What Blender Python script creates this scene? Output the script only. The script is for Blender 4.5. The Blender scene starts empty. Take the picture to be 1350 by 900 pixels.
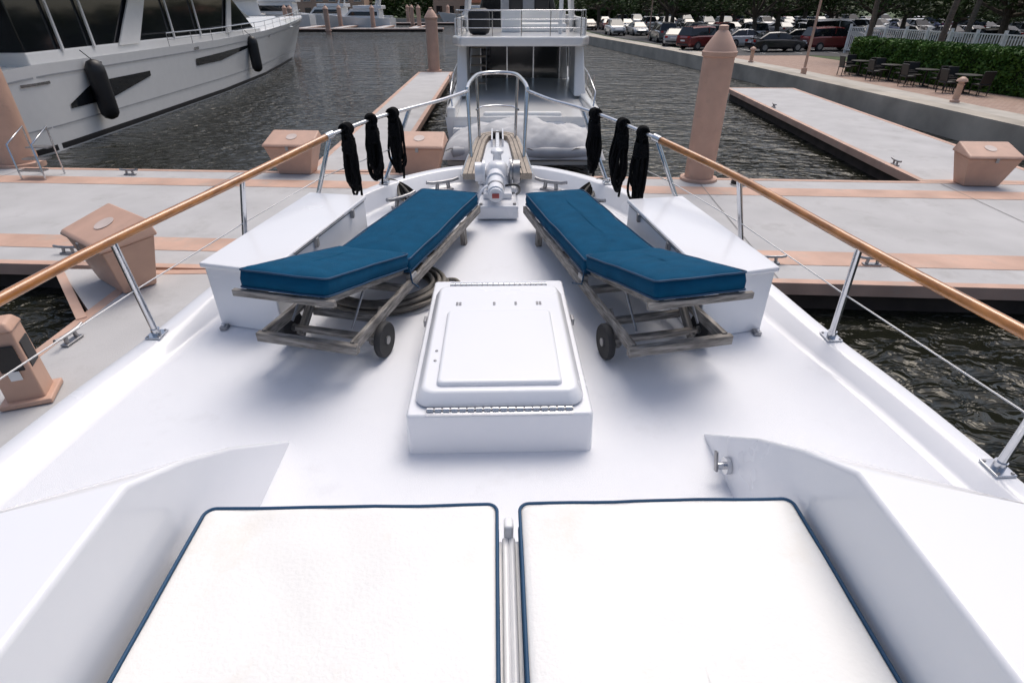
import bpy, math, random
from mathutils import Vector, Matrix
random.seed(7)
R=math.radians
scene=bpy.context.scene
# ---------------------------------------------------------------- materials
MATS={}
def mat(name,col,rough=.5,metal=0.,var=.12,vscale=3.,bump=0.,bscale=60.,coat=0.,spec=.5,col2=None,stretch=None,detail=4.,rvar=0.):
    if name in MATS: return MATS[name]
    m=bpy.data.materials.new(name); m.use_nodes=True
    nt=m.node_tree; b=nt.nodes['Principled BSDF']; L=nt.links
    b.inputs['Roughness'].default_value=rough; b.inputs['Metallic'].default_value=metal
    b.inputs['Coat Weight'].default_value=coat; b.inputs['Specular IOR Level'].default_value=spec
    tc=nt.nodes.new('ShaderNodeTexCoord'); mp=nt.nodes.new('ShaderNodeMapping')
    L.new(tc.outputs['Object'],mp.inputs[0])
    if stretch: mp.inputs['Scale'].default_value=stretch
    n=nt.nodes.new('ShaderNodeTexNoise'); n.inputs['Scale'].default_value=vscale; n.inputs['Detail'].default_value=detail
    L.new(mp.outputs[0],n.inputs['Vector'])
    r=nt.nodes.new('ShaderNodeValToRGB')
    r.color_ramp.elements[0].position=.3; r.color_ramp.elements[1].position=.7
    c2=col2 if col2 else tuple(min(1,c*(1+var)) for c in col)
    c1=tuple(c*(1-var) for c in col)
    r.color_ramp.elements[0].color=(*c1,1); r.color_ramp.elements[1].color=(*c2,1)
    L.new(n.outputs['Fac'],r.inputs[0]); L.new(r.outputs[0],b.inputs['Base Color'])
    if rvar>0:
        mr=nt.nodes.new('ShaderNodeMapRange'); mr.inputs['To Min'].default_value=max(.02,rough-rvar); mr.inputs['To Max'].default_value=min(1,rough+rvar)
        L.new(n.outputs['Fac'],mr.inputs['Value']); L.new(mr.outputs[0],b.inputs['Roughness'])
    if bump>0:
        n2=nt.nodes.new('ShaderNodeTexNoise'); n2.inputs['Scale'].default_value=bscale; n2.inputs['Detail'].default_value=3
        L.new(mp.outputs[0],n2.inputs['Vector'])
        bp=nt.nodes.new('ShaderNodeBump'); bp.inputs['Strength'].default_value=bump; bp.inputs['Distance'].default_value=.01
        L.new(n2.outputs['Fac'],bp.inputs['Height']); L.new(bp.outputs[0],b.inputs['Normal'])
    MATS[name]=m; return m
def speckle(m,scale,thr,colr,amt=.55):
    nt=m.node_tree; b=nt.nodes['Principled BSDF']; L=nt.links
    src=b.inputs['Base Color'].links[0].from_socket
    tc=nt.nodes.new('ShaderNodeTexCoord'); n=nt.nodes.new('ShaderNodeTexNoise'); n.inputs['Scale'].default_value=scale; n.inputs['Detail'].default_value=9; n.inputs['Roughness'].default_value=.7
    L.new(tc.outputs['Object'],n.inputs['Vector'])
    mr=nt.nodes.new('ShaderNodeMapRange'); mr.inputs['From Min'].default_value=thr; mr.inputs['From Max'].default_value=thr+.14; mr.inputs['To Max'].default_value=amt
    L.new(n.outputs['Fac'],mr.inputs['Value'])
    mx=nt.nodes.new('ShaderNodeMix'); mx.data_type='RGBA'; mx.inputs[7].default_value=(*colr,1)
    L.new(mr.outputs[0],mx.inputs[0]); L.new(src,mx.inputs[6]); L.new(mx.outputs[2],b.inputs['Base Color'])
gel=mat('white_gelcoat',(.79,.80,.83),.26,var=.015,vscale=1.3,bump=.04,bscale=25,coat=.25,rvar=.05)
deckm=mat('nonskid_deck',(.755,.77,.81),.5,var=.02,vscale=1.1,bump=.3,bscale=260,rvar=.08)
speckle(deckm,2.3,.58,(.66,.67,.70),.5); speckle(gel,4.5,.62,(.72,.72,.74),.25)
vinyl=mat('white_vinyl',(.79,.785,.765),.5,var=.025,vscale=4,bump=.2,bscale=70)
speckle(vinyl,2.6,.56,(.72,.68,.61),.5)
teal=mat('teal_canvas',(.002,.068,.145),.9,var=.12,vscale=9,bump=.4,bscale=420,spec=.15)
navy=mat('blue_piping',(.003,.05,.12),.6)
teakg=mat('weathered_teak',(.20,.18,.16),.8,var=.45,vscale=7,bump=.5,bscale=40,stretch=(9,1.2,9),col2=(.40,.37,.34))
teakv=mat('varnished_teak',(.42,.155,.035),.28,var=.35,vscale=5,coat=.7,stretch=(6,1,6),col2=(.56,.23,.06))
teakp=mat('pale_teak',(.38,.32,.26),.7,var=.25,vscale=8,stretch=(12,1,12))
steel=mat('stainless_steel',(.64,.65,.67),.2,1.,var=.08,vscale=12,rvar=.08)
dsteel=mat('dull_metal',(.33,.33,.34),.4,.9,var=.2,vscale=20)
black=mat('black_rope',(.006,.006,.007),.85,var=.4,vscale=60,bump=.8,bscale=160,spec=.15)
blackp=mat('black_plastic',(.012,.012,.014),.45)
rubber=mat('rubber_tyre',(.022,.022,.024),.7)
peach=mat('peach_paint',(.56,.355,.265),.5,var=.09,vscale=2.5,bump=.1,bscale=40)
speckle(peach,3.,.58,(.36,.25,.19),.5)
peachd=mat('peach_board',(.53,.345,.265),.7,var=.15,vscale=1.5,bump=.2,bscale=30)
speckle(peachd,1.6,.52,(.42,.35,.30),.6)
dockc=mat('dock_concrete',(.46,.455,.455),.8,var=.10,vscale=.8,bump=.3,bscale=70,detail=8)
speckle(dockc,1.1,.54,(.33,.32,.31),.5)
dockf=mat('dock_float_side',(.045,.032,.026),.8,var=.4,vscale=2)
conc=mat('seawall_concrete',(.42,.38,.32),.85,var=.25,vscale=.7,bump=.4,bscale=12,detail=8)
hose=mat('grey_brown_hose',(.16,.145,.125),.7,var=.3,vscale=10)
glass=mat('dark_glass',(.010,.012,.015),.06,var=.3,vscale=1,spec=.6)
ywhite=mat('yacht_white',(.74,.74,.73),.22,var=.02,coat=.4)
ygrey=mat('yacht_grey',(.35,.36,.38),.4)
cover=mat('boat_cover_canvas',(.52,.52,.525),.85,var=.12,vscale=3,bump=.6,bscale=9)
asphalt=mat('asphalt',(.07,.07,.072),.9,var=.2,vscale=.5,bump=.2,bscale=20)
linep=mat('line_paint',(.7,.7,.68),.7)
grassm=mat('grass_ground',(.05,.08,.025),.9,var=.4,vscale=1.2)
bark=mat('tree_bark',(.10,.08,.06),.9,var=.35,vscale=6,bump=.6,bscale=15)
palmb=mat('palm_bark',(.12,.10,.08),.9,var=.4,vscale=9,bump=.6,bscale=12,stretch=(1,1,3))
stucco=mat('peach_stucco',(.50,.33,.24),.85,var=.06)
roofm=mat('tile_roof',(.32,.12,.07),.8,var=.2)
fencew=mat('white_fence_paint',(.78,.78,.77),.5)
def leafmat(name,a,b):
    return mat(name,a,.55,col2=b,vscale=2.2,spec=.3)
leaf1=leafmat('oak_leaves',(.018,.038,.010),(.07,.12,.026))
leaf2=leafmat('hedge_leaves',(.03,.085,.012),(.10,.20,.03))
palmleaf=leafmat('palm_leaves',(.035,.07,.015),(.09,.14,.04))
def brickmat():
    m=bpy.data.materials.new('brick_paving'); m.use_nodes=True; nt=m.node_tree; b=nt.nodes['Principled BSDF']
    tc=nt.nodes.new('ShaderNodeTexCoord'); br=nt.nodes.new('ShaderNodeTexBrick'); br.inputs['Scale'].default_value=2.2
    br.inputs['Color1'].default_value=(.34,.22,.17,1); br.inputs['Color2'].default_value=(.42,.30,.24,1); br.inputs['Mortar'].default_value=(.22,.17,.14,1)
    nt.links.new(tc.outputs['Object'],br.inputs[0]); nt.links.new(br.outputs[0],b.inputs['Base Color']); b.inputs['Roughness'].default_value=.85
    return m
brick=brickmat()
def watermat():
    m=bpy.data.materials.new('water_surface'); m.use_nodes=True; nt=m.node_tree; b=nt.nodes['Principled BSDF']; L=nt.links
    b.inputs['Base Color'].default_value=(.013,.014,.009,1); b.inputs['Roughness'].default_value=.05; b.inputs['IOR'].default_value=1.33
    b.inputs['Specular Tint'].default_value=(1,.97,.9,1)
    tc=nt.nodes.new('ShaderNodeTexCoord'); mp=nt.nodes.new('ShaderNodeMapping'); mp.inputs['Scale'].default_value=(1,1.6,1); mp.inputs['Rotation'].default_value=(0,0,R(20))
    L.new(tc.outputs['Object'],mp.inputs[0])
    n1=nt.nodes.new('ShaderNodeTexNoise'); n1.inputs['Scale'].default_value=2.3; n1.inputs['Detail'].default_value=3; n1.inputs['Distortion'].default_value=.7; n1.inputs['Roughness'].default_value=.45
    n2=nt.nodes.new('ShaderNodeTexNoise'); n2.inputs['Scale'].default_value=.5; n2.inputs['Detail'].default_value=2
    L.new(mp.outputs[0],n1.inputs['Vector']); L.new(mp.outputs[0],n2.inputs['Vector'])
    n3=nt.nodes.new('ShaderNodeTexNoise'); n3.inputs['Scale'].default_value=.09; n3.inputs['Detail'].default_value=3; L.new(tc.outputs['Object'],n3.inputs['Vector'])
    mr=nt.nodes.new('ShaderNodeMapRange'); mr.inputs['From Min'].default_value=.35; mr.inputs['From Max'].default_value=.65; mr.inputs['To Min'].default_value=.55; mr.inputs['To Max'].default_value=1.25; L.new(n3.outputs['Fac'],mr.inputs['Value'])
    mu=nt.nodes.new('ShaderNodeMath'); mu.operation='MULTIPLY'; L.new(n1.outputs['Fac'],mu.inputs[0]); L.new(mr.outputs[0],mu.inputs[1])
    ad=nt.nodes.new('ShaderNodeMath'); ad.operation='MULTIPLY_ADD'; ad.inputs[1].default_value=1.5
    L.new(n2.outputs['Fac'],ad.inputs[0]); L.new(mu.outputs[0],ad.inputs[2])
    bp=nt.nodes.new('ShaderNodeBump'); bp.inputs['Strength'].default_value=1.; bp.inputs['Distance'].default_value=.24
    L.new(ad.outputs[0],bp.inputs['Height']); L.new(bp.outputs[0],b.inputs['Normal'])
    return m
water=watermat()
# ---------------------------------------------------------------- helpers
col=scene.collection
def link(o,parent=None):
    col.objects.link(o)
    if parent is not None: o.parent=parent
    return o
def emp(name,loc=(0,0,0),rz=0.,s=1.):
    o=bpy.data.objects.new(name,None); o.location=loc; o.rotation_euler=(0,0,rz); o.scale=(s,s,s); o.empty_display_size=.2
    return link(o)
def mesh(name,vs,fs,m,parent=None,smooth=False,bevel=0,seg=2,loc=None,rot=None,mats=None,midx=None):
    me=bpy.data.meshes.new(name); me.from_pydata([tuple(v) for v in vs],[],fs); me.validate(); me.update()
    for mm in (mats or [m]): me.materials.append(mm)
    if midx:
        for p,i in zip(me.polygons,midx): p.material_index=i
    if smooth:
        for p in me.polygons: p.use_smooth=True
    o=bpy.data.objects.new(name,me); link(o,parent)
    if loc: o.location=loc
    if rot: o.rotation_euler=rot
    if bevel:
        b=o.modifiers.new('b','BEVEL'); b.width=bevel; b.segments=seg; b.limit_method='ANGLE'; b.angle_limit=R(35)
        for p in me.polygons: p.use_smooth=True
        w=o.modifiers.new('w','WEIGHTED_NORMAL'); w.keep_sharp=False
    return o
def box(name,c,s,m,parent=None,bevel=0,rot=None,taper=(1,1)):
    x,y,z=[k/2 for k in s]; tx,ty=taper
    vs=[(-x,-y,-z),(x,-y,-z),(x,y,-z),(-x,y,-z),(-x*tx,-y*ty,z),(x*tx,-y*ty,z),(x*tx,y*ty,z),(-x*tx,y*ty,z)]
    fs=[(3,2,1,0),(4,5,6,7),(0,1,5,4),(1,2,6,5),(2,3,7,6),(3,0,4,7)]
    return mesh(name,vs,fs,m,parent,bevel=bevel,loc=c,rot=rot)
def rbox(name,c,w,l,m,parent,r,layers):
    # rounded-corner moulding: layers = [(inset,z),...]
    vs=[];fs=[];N=7
    for ins,z in layers:
        rr=max(.004,r-ins*.6); X=w/2-ins;Y=l/2-ins
        for cx,cy,a0 in ((X-rr,Y-rr,0),(-X+rr,Y-rr,90),(-X+rr,-Y+rr,180),(X-rr,-Y+rr,270)):
            for k in range(N+1):
                a=R(a0+90*k/N); vs.append((cx+rr*math.cos(a),cy+rr*math.sin(a),z))
    n=4*(N+1)
    for k in range(len(layers)-1):
        for i in range(n):
            j=(i+1)%n; fs.append((k*n+i,k*n+j,(k+1)*n+j,(k+1)*n+i))
    fs.append(tuple(range(n))[::-1]); fs.append(tuple(range((len(layers)-1)*n,len(layers)*n)))
    return mesh(name,vs,fs,m,parent,bevel=.006,loc=c)
def prism(name,pts,z0,z1,m,parent=None,bevel=0):
    n=len(pts); vs=[(p[0],p[1],z0) for p in pts]+[(p[0],p[1],z1) for p in pts]
    fs=[tuple(range(n))[::-1],tuple(range(n,2*n))]+[(i,(i+1)%n,n+(i+1)%n,n+i) for i in range(n)]
    return mesh(name,vs,fs,m,parent,bevel=bevel)
def sheet(name,pts,z,m,parent=None):
    return mesh(name,[(p[0],p[1],z) for p in pts],[tuple(range(len(pts)))],m,parent)
def lathe(name,prof,m,parent=None,loc=(0,0,0),rot=None,n=28,smooth=True):
    vs=[];fs=[]
    for r,z in prof:
        for i in range(n):
            a=2*math.pi*i/n; vs.append((r*math.cos(a),r*math.sin(a),z))
    for k in range(len(prof)-1):
        for i in range(n):
            j=(i+1)%n; fs.append((k*n+i,k*n+j,(k+1)*n+j,(k+1)*n+i))
    fs.append(tuple(range(n))[::-1]); fs.append(tuple(range((len(prof)-1)*n,len(prof)*n)))
    o=mesh(name,vs,fs,m,parent,smooth=smooth,loc=loc,rot=rot)
    if smooth:
        e=o.modifiers.new('e','EDGE_SPLIT'); e.split_angle=R(40)
    return o
def tube(name,pts,r,m,parent=None,cyclic=False,smooth=False,res=6):
    cu=bpy.data.curves.new(name,'CURVE'); cu.dimensions='3D'; cu.bevel_depth=r; cu.bevel_resolution=4; cu.use_fill_caps=True
    if smooth:
        sp=cu.splines.new('NURBS'); sp.points.add(len(pts)-1); sp.order_u=3; sp.use_endpoint_u=not cyclic; sp.resolution_u=res
    else:
        sp=cu.splines.new('POLY'); sp.points.add(len(pts)-1)
    for i,p in enumerate(pts): sp.points[i].co=(p[0],p[1],p[2],1)
    sp.use_cyclic_u=cyclic; sp.use_smooth=True
    cu.materials.append(m)
    o=bpy.data.objects.new(name,cu); return link(o,parent)
def cyl(name,p1,p2,r,m,parent=None,r2=None,n=20):
    p1=Vector(p1);p2=Vector(p2); d=p2-p1; q=d.to_track_quat('Z','Y')
    r2=r if r2 is None else r2
    o=lathe(name,[(r,0),(r2,d.length)],m,parent,n=n); o.location=p1; o.rotation_mode='QUATERNION'; o.rotation_quaternion=q
    return o
def beam(name,p1,p2,w,h,m,parent=None,bevel=.004):
    p1=Vector(p1);p2=Vector(p2); d=p2-p1
    o=box(name,(p1+p2)/2,(w,d.length,h),m,parent,bevel=bevel)
    o.rotation_mode='QUATERNION'; y=d.normalized(); z=Vector((0,0,1)); x=y.cross(z)
    if x.length<.05: x=Vector((1,0,0))
    x.normalize(); z=x.cross(y)
    o.rotation_quaternion=Matrix((x,y,z)).transposed().to_quaternion(); return o
def catmull(P,n=8):
    out=[]
    Q=[P[0]]+list(P)+[P[-1]]
    for i in range(1,len(Q)-2):
        a,b,c,d=[Vector(q) for q in Q[i-1:i+3]]
        for k in range(n):
            t=k/n
            out.append(.5*((2*b)+(c-a)*t+(2*a-5*b+4*c-d)*t*t+(-a+3*b-3*c+d)*t**3))
    out.append(Vector(P[-1])); return out
def sm(a,b,x):
    t=max(0,min(1,(x-a)/(b-a))); return t*t*(3-2*t)
def hexa(name,vs,m,parent,bevel=0): return mesh(name,vs,[(3,2,1,0),(4,5,6,7),(0,1,5,4),(1,2,6,5),(2,3,7,6),(3,0,4,7)],m,parent,bevel=bevel)
# ---------------------------------------------------------------- world, sun, camera
w=bpy.data.worlds.new("World"); scene.world=w; w.use_nodes=True
nt=w.node_tree; sky=nt.nodes.new('ShaderNodeTexSky'); sky.sky_type='NISHITA'; sky.sun_disc=False
S=Vector((.22,.50,1.05)).normalized()
sky.sun_elevation=math.asin(S.z); sky.sun_rotation=math.atan2(S.x,S.y); sky.dust_density=5.; sky.air_density=1.; sky.ozone_density=1.
nt.links.new(sky.outputs[0],nt.nodes['Background'].inputs[0]); nt.nodes['Background'].inputs[1].default_value=.138
sl=bpy.data.lights.new('sun','SUN'); sl.energy=1.5; sl.angle=R(36); sl.color=(1,.965,.92)
so=bpy.data.objects.new('sun',sl); link(so); so.rotation_mode='QUATERNION'; so.rotation_quaternion=S.to_track_quat('Z','Y')
cam=bpy.data.cameras.new('camera'); cam.sensor_width=36; cam.lens=738/1350*36; cam.clip_end=5000; cam.clip_start=.05
co=bpy.data.objects.new('camera',cam); link(co); co.location=(.015,0,4.1); co.rotation_euler=(R(90-31.1),0,R(-1.43)); scene.camera=co
scene.view_settings.view_transform='Standard'; scene.view_settings.look='None'; scene.view_settings.exposure=0
# ---------------------------------------------------------------- water and land
sheet('water',[(-2500,-300),(2500,-300),(2500,3000),(-2500,3000)],0,water)
LZ=.75
SW=[(16.8,-60),(16.5,5),(16.2,17.8),(15.5,36.2),(14,51),(10.5,75.5),(9.5,110),(9,165)]
vs=[(x,y,LZ) for x,y in SW]+[(600,165,LZ),(600,-60,LZ)]
n=len(vs); vs+=[(-2500,165,LZ),(-2500,3000,LZ),(2500,3000,LZ),(2500,165,LZ)]
mesh('ground',vs,[tuple(range(n))[::-1],(n,n+3,n+2,n+1)],grassm)
def offs(P,d):
    out=[]
    for i,p in enumerate(P):
        a=Vector(P[max(0,i-1)]);b=Vector(P[min(len(P)-1,i+1)]); t=(b-a).normalized(); nn=Vector((t.y,-t.x)); out.append(tuple(Vector(p)+nn*d))
    return out
def strip(name,P,d0,d1,z0,z1,m):
    A=offs(P,d0);B=offs(P,d1); k=len(P)
    vs=[(x,y,z1) for x,y in A]+[(x,y,z1) for x,y in B]+[(x,y,z0) for x,y in A]+[(x,y,z0) for x,y in B]
    fs=[]
    for i in range(k-1):
        fs+=[(i,i+1,k+i+1,k+i),(2*k+i,2*k+i+1,i+1,i),(k+i,k+i+1,3*k+i+1,3*k+i)]
    return mesh(name,vs,fs,m)
strip('seawall',SW,-.05,.75,-1.,LZ+.12,conc)
A=offs(SW,.76);B=offs(SW,2.4)
sheet('promenade_path',A+B[::-1],LZ+.008,mat('walk_concrete',(.45,.42,.37),.85,var=.14,vscale=1.2))
C=offs(SW[:5],2.42)
sheet('brick_pavement',C+[(23,49),(24,36),(40,20),(40,-60)],LZ+.004,brick)
strip('far_seawall',[(-600,165),(600,165)],-.4,0,-1,LZ+.1,conc)
sheet('parking_lot',[(17.2,46.5),(15.5,60),(13.3,76),(12.5,150),(160,150),(160,40),(30,40),(24,46.5)],LZ+.012,asphalt)
vs=[];fs=[]
for Y in (51,64,78,94):
    for i in range(22):
        x=18+i*2.9; b=len(vs); vs+=[(x,Y-2.6,LZ+.018),(x+.1,Y-2.6,LZ+.018),(x+.1,Y+2.6,LZ+.018),(x,Y+2.6,LZ+.018)]; fs.append((b,b+1,b+2,b+3))
mesh('parking_bay_lines',vs,fs,linep)
# ---------------------------------------------------------------- docks
TH=-4.86
pier=emp('floating_pier',(0,0,0),R(TH))
def dock(parent,name,x0,x1,y0,y1,edges=True,z=.5):
    box(name+'_deck',((x0+x1)/2,(y0+y1)/2,z-.08),(x1-x0-.1,y1-y0-.1,.16),dockc,parent)
    for nm,c,s in (('s',((x0+x1)/2,y0,z-.09),(x1-x0+.16,.16,.2)),('n',((x0+x1)/2,y1,z-.09),(x1-x0+.16,.16,.2)),
                 ('w',(x0,(y0+y1)/2,z-.09),(.16,y1-y0-.18,.2)),('e',(x1,(y0+y1)/2,z-.09),(.16,y1-y0-.18,.2))):
        box(name+'_edge_'+nm,c,s,peachd,parent,bevel=.01)
    box(name+'_float',((x0+x1)/2,(y0+y1)/2,.1),(x1-x0-.2,y1-y0-.2,.44),dockf,parent)
dock(pier,'main',-45,16.3,7.97,13.75)
for nm,a,b in (('near_stripe',8.6,9.2),('far_stripe',12.45,13.05)):
    sheet(nm,[(-44.8,a),(16.1,a),(16.1,b),(-44.8,b)],.506,peachd,pier)
jm=mat('dock_joint',(.26,.25,.24),.8)
for i in range(11):
    x=-41.2+i*5.6; sheet('joint',[(x,8.06),(x+.018,8.06),(x+.018,13.66),(x,13.66)],.509,jm,pier)
f2=emp('finger_pier',(0,0,0),R(TH)); dock(f2,'finger',8.95,12.1,13.93,31.)
f3=emp('finger_pier',(0,0,0),0); dock(f3,'finger',-4.7,-2.75,14.35,38)
f4=emp('finger_pier',(0,0,0),0); dock(f4,'finger',-5.55,-3.2,-6,8.2,z=.497)
prism('dock_fillet',[(-6.95,8.38),(-5.45,8.3),(-5.45,6.75)],.3,.4955,dockc,f4)
beam('fillet_edge',(-7.0,8.4,.42),(-5.55,6.68,.42),.12,.2,peachd,f4)
f5=emp('finger_pier',(0,0,0),R(TH)); dock(f5,'finger',-29,-27,13.93,34)
def cleat(loc,rz,s=1.,m=dsteel,parent=None,name='dock_cleat'):
    e=emp(name,loc,rz,s)
    if parent: e.parent=parent
    tube('horn_bar',[(-.18,0,.105),(-.12,0,.092),(0,0,.088),(.12,0,.092),(.18,0,.105)],.018,m,e); cyl('post_a',(-.07,0,0),(-.055,0,.09),.02,m,e); cyl('post_b',(.07,0,0),(.055,0,.09),.02,m,e)
    box('base',(0,0,.01),(.22,.08,.02),m,e,bevel=.006)
for x,y,r in ((-7.2,9.0,-5),(-5.3,6.1,85),(4.4,8.3,-5),(6.0,8.2,-5),(10.35,14.6,85),(-9,14.1,-5),(-3.6,9.0,-5),(11.2,24,85)):
    cleat((x,y,.505),R(r),1.25)
def dockbox(loc,rz,s=1.):
    e=emp('dock_box',loc,rz,s)
    def loft2(nm,a,b,m,bv=.02):
        vs=list(a)+list(b); n=len(a)
        fs=[tuple(range(n))[::-1],tuple(range(n,2*n))]+[(i,(i+1)%n,n+(i+1)%n,n+i) for i in range(n)]
        return mesh(nm,vs,fs,m,e,bevel=bv)
    loft2('body',[(-.40,-.20,0),(.40,-.20,0),(.40,.22,0),(-.40,.22,0)],[(-.60,-.33,.66),(.60,-.33,.66),(.60,.32,.72),(-.60,.32,.72)],peach)
    loft2('lid',[(-.64,-.38,.665),(.64,-.38,.665),(.64,.36,.725),(-.64,.36,.725)],[(-.61,-.34,.73),(.61,-.34,.73),(.57,.31,.95),(-.57,.31,.95)],peach,.03)
    lathe('badge',[(.13,0),(.13,.004)],mat('badge_white',(.6,.5,.45),.5),e,loc=(0,-.01,.848),rot=(R(18.7),0,0))
    box('latch',(0,-.385,.64),(.07,.02,.09),dsteel,e)
    for s_ in (-.45,.45): box('hinge',(s_,.36,.73),(.1,.02,.06),dsteel,e)
dockbox((-5.60,7.85,.505),R(-38),1.08)
dockbox((-4.95,14.25,.505),R(-6),1.0)
dockbox((-1.85,14.0,.505),R(-5),1.0)
dockbox((11.1,12.75,.51),R(-5),.95)
e=emp('shore_hose_coil',(5.6,12.9,.51))
for k in range(5): tube('loop',[(.16*math.cos(a)*(1-.06*k),.16*math.sin(a),.03+.03*k) for a in [2*math.pi*i/20 for i in range(20)]],.018,blackp,e,cyclic=True)
def piling(loc,r,h,name='dock_piling'):
    e=emp(name,loc)
    lathe('shaft',[(r*1.0,-2),(r*1.0,h-.62),(r*1.0,h-.6)],peach,e)
    lathe('collar',[(r*1.0,h-.6),(r*1.1,h-.58),(r*1.12,h-.5),(r*1.06,h-.48)],peach,e)
    lathe('cap',[(r*1.06,h-.48),(r*.95,h-.4),(r*.42,h-.14),(r*.30,h-.1),(r*.30,h-.02),(r*.18,h)],peach,e)
    lathe('base_ring',[(r*1.3,.42),(r*1.3,.56),(r*1.02,.57)],peachd,e)
piling((4.8,13.35,0),.33,3.72)
piling((-12.5,15.3,0),.42,3.7)
piling((-3.85,38.6,0),.36,3.9)
for x,y in ((-27.5,34.5),(-14,118),(-22,116),(-29,121),(-38,118),(-33,105),(-11,150),(-20,148),(-26,100),(-17,132),(4,130)): piling((x,y,0),.38,3.9)
pe=emp('power_pedestal',(-4.98,4.95,.505),R(20))
box('body',(0,0,.42),(.34,.30,.84),peach,pe,bevel=.02,taper=(.92,.92)); box('base',(0,0,.03),(.46,.42,.06),peach,pe,bevel=.015)
box('cap',(0,0,.88),(.36,.32,.1),peach,pe,bevel=.03,taper=(.7,.7))
box('panel',(.02,-.152,.55),(.2,.02,.3),blackp,pe,bevel=.01,rot=(R(3),0,0)); box('label',(0.02,-.165,.36),(.1,.01,.1),fencew,pe)
box('panel_side',(.160,0,.55),(.02,.2,.3),blackp,pe,bevel=.01)
st=emp('boarding_steps',(-11.0,14.2,.505),R(-5))
for sx in (-.3,.3):
    tube('rail',[(sx,-.5,0),(sx,-.5,.8),(sx,.1,1.1),(sx,.1,0)],.02,steel,st)
for k in range(3): box('tread',(0,-.4+.22*k,.2+.22*k),(.58,.22,.03),dsteel,st)
# ---------------------------------------------------------------- our boat
boat=emp('motor_yacht_foredeck')
OL=[(-2.75,-3.5,0),(-2.70,0,0),(-2.54,2.2,0),(-2.37,3.3,0),(-2.22,4.1,0),(-1.93,5,0),(-1.56,5.8,0),(-1.13,6.42,0),(-.6,6.88,0),(0,7.05,0)]
L=catmull(OL,7); ol=[(p.x,p.y) for p in L]; ol[-1]=(0,7.05)
RS=.962
full=ol+[(-x*RS,y) for x,y in ol[:-1]][::-1]
def zg(y): return 2.185+.235*sm(3,6.6,y)
def zd(y): return 2.1+.16*sm(3.8,6.8,y)
def inset(P,d):
    out=[]
    for i,p in enumerate(P):
        a=Vector(P[max(0,i-1)]);b=Vector(P[min(len(P)-1,i+1)]); t=(b-a).normalized(); nn=Vector((t.y,-t.x)); out.append(tuple(Vector(p)+nn*d))
    return out
rows=[]
for d,f in ((0,lambda y:zg(y)-.05),(.012,lambda y:zg(y)-.012),(.03,zg),(.12,lambda y:zg(y)-.004),(.14,lambda y:zg(y)-.014),(.205,lambda y:zd(y)+.022),(.225,lambda y:zd(y)+.006),(.265,zd)):
    rows.append([(x,y,f(y)) for x,y in inset(full,d)])
hull=[[(x,y,zg(y)-.05) for x,y in full]]
for z,s,dy in ((1.75,1.0,.15),(1.7,1.015,.12),(1.0,.93,.6),(0.,.82,1.3),(-.5,.7,1.8)):
    hull.append([(x*s,y-dy*sm(2,7,y),z if z<1.7 else z-2.15+zg(y)) for x,y in full])
def grid(name,rows,m,parent,smooth=True,flip=False):
    n=len(rows[0]); vs=[v for r in rows for v in r]; fs=[]
    for k in range(len(rows)-1):
        for i in range(n-1):
            f=(k*n+i,k*n+i+1,(k+1)*n+i+1,(k+1)*n+i); fs.append(f[::-1] if flip else f)
    return mesh(name,vs,fs,m,parent,smooth=smooth)
grid('toe_rail',rows,gel,boat,flip=True); grid('hull',hull,gel,boat)
inn=rows[-1]; n=len(inn); h=n//2; vs=[];fs=[]
for i in range(h+1):
    a=inn[i]; b=inn[n-1-i]
    for k in range(9):
        t=k/8; vs.append((a[0]+(b[0]-a[0])*t,a[1],a[2]))
for i in range(h):
    for k in range(8): fs.append((i*9+k,i*9+k+1,(i+1)*9+k+1,(i+1)*9+k))
mesh('deck',vs,fs,deckm,boat,smooth=True)
def coaming(s,nm):
    inner=[(-2,2.05),(-2,2.865),(1.25,2.865),(1.52,2.715),(1.82,2.51),(2.12,2.27),(2.37,2.07)]
    outer=[(-2,2.05),(-2,2.85),(1.02,2.85),(1.22,2.70),(1.42,2.49),(1.62,2.27),(1.80,2.07)]
    vs=[(s*1.11,y,z) for y,z in inner]+[(s*1.80,y,z) for y,z in outer]; n=7
    fs=[tuple(range(n)),tuple(range(n,2*n))[::-1]]+[(i,n+i,n+(i+1)%n,(i+1)%n) for i in range(n)]
    mesh(nm,vs,fs,gel,boat,bevel=.022,seg=3)
coaming(-1,'coaming_port'); coaming(1,'coaming_starboard')
box('trunk',(.02,-.3,2.265),(2.12,3.36,.33),gel,boat,bevel=.03)
for x in (.025,.048): cyl('pad_hinge',(x,-.6,2.445),(x,1.36,2.445),.012,gel,boat)
box('gap_post',(.037,1.385,2.47),(.035,.05,.08),gel,boat,bevel=.01)
cyl('latch_rose',(1.108,1.97,2.20),(1.085,1.97,2.20),.042,steel,boat); cyl('latch_pin',(1.09,1.97,2.2),(1.05,1.97,2.2),.018,steel,boat)
box('latch_lever',(1.045,1.98,2.22),(.012,.03,.10),dsteel,boat,bevel=.004,rot=(R(-25),0,0))
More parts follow.
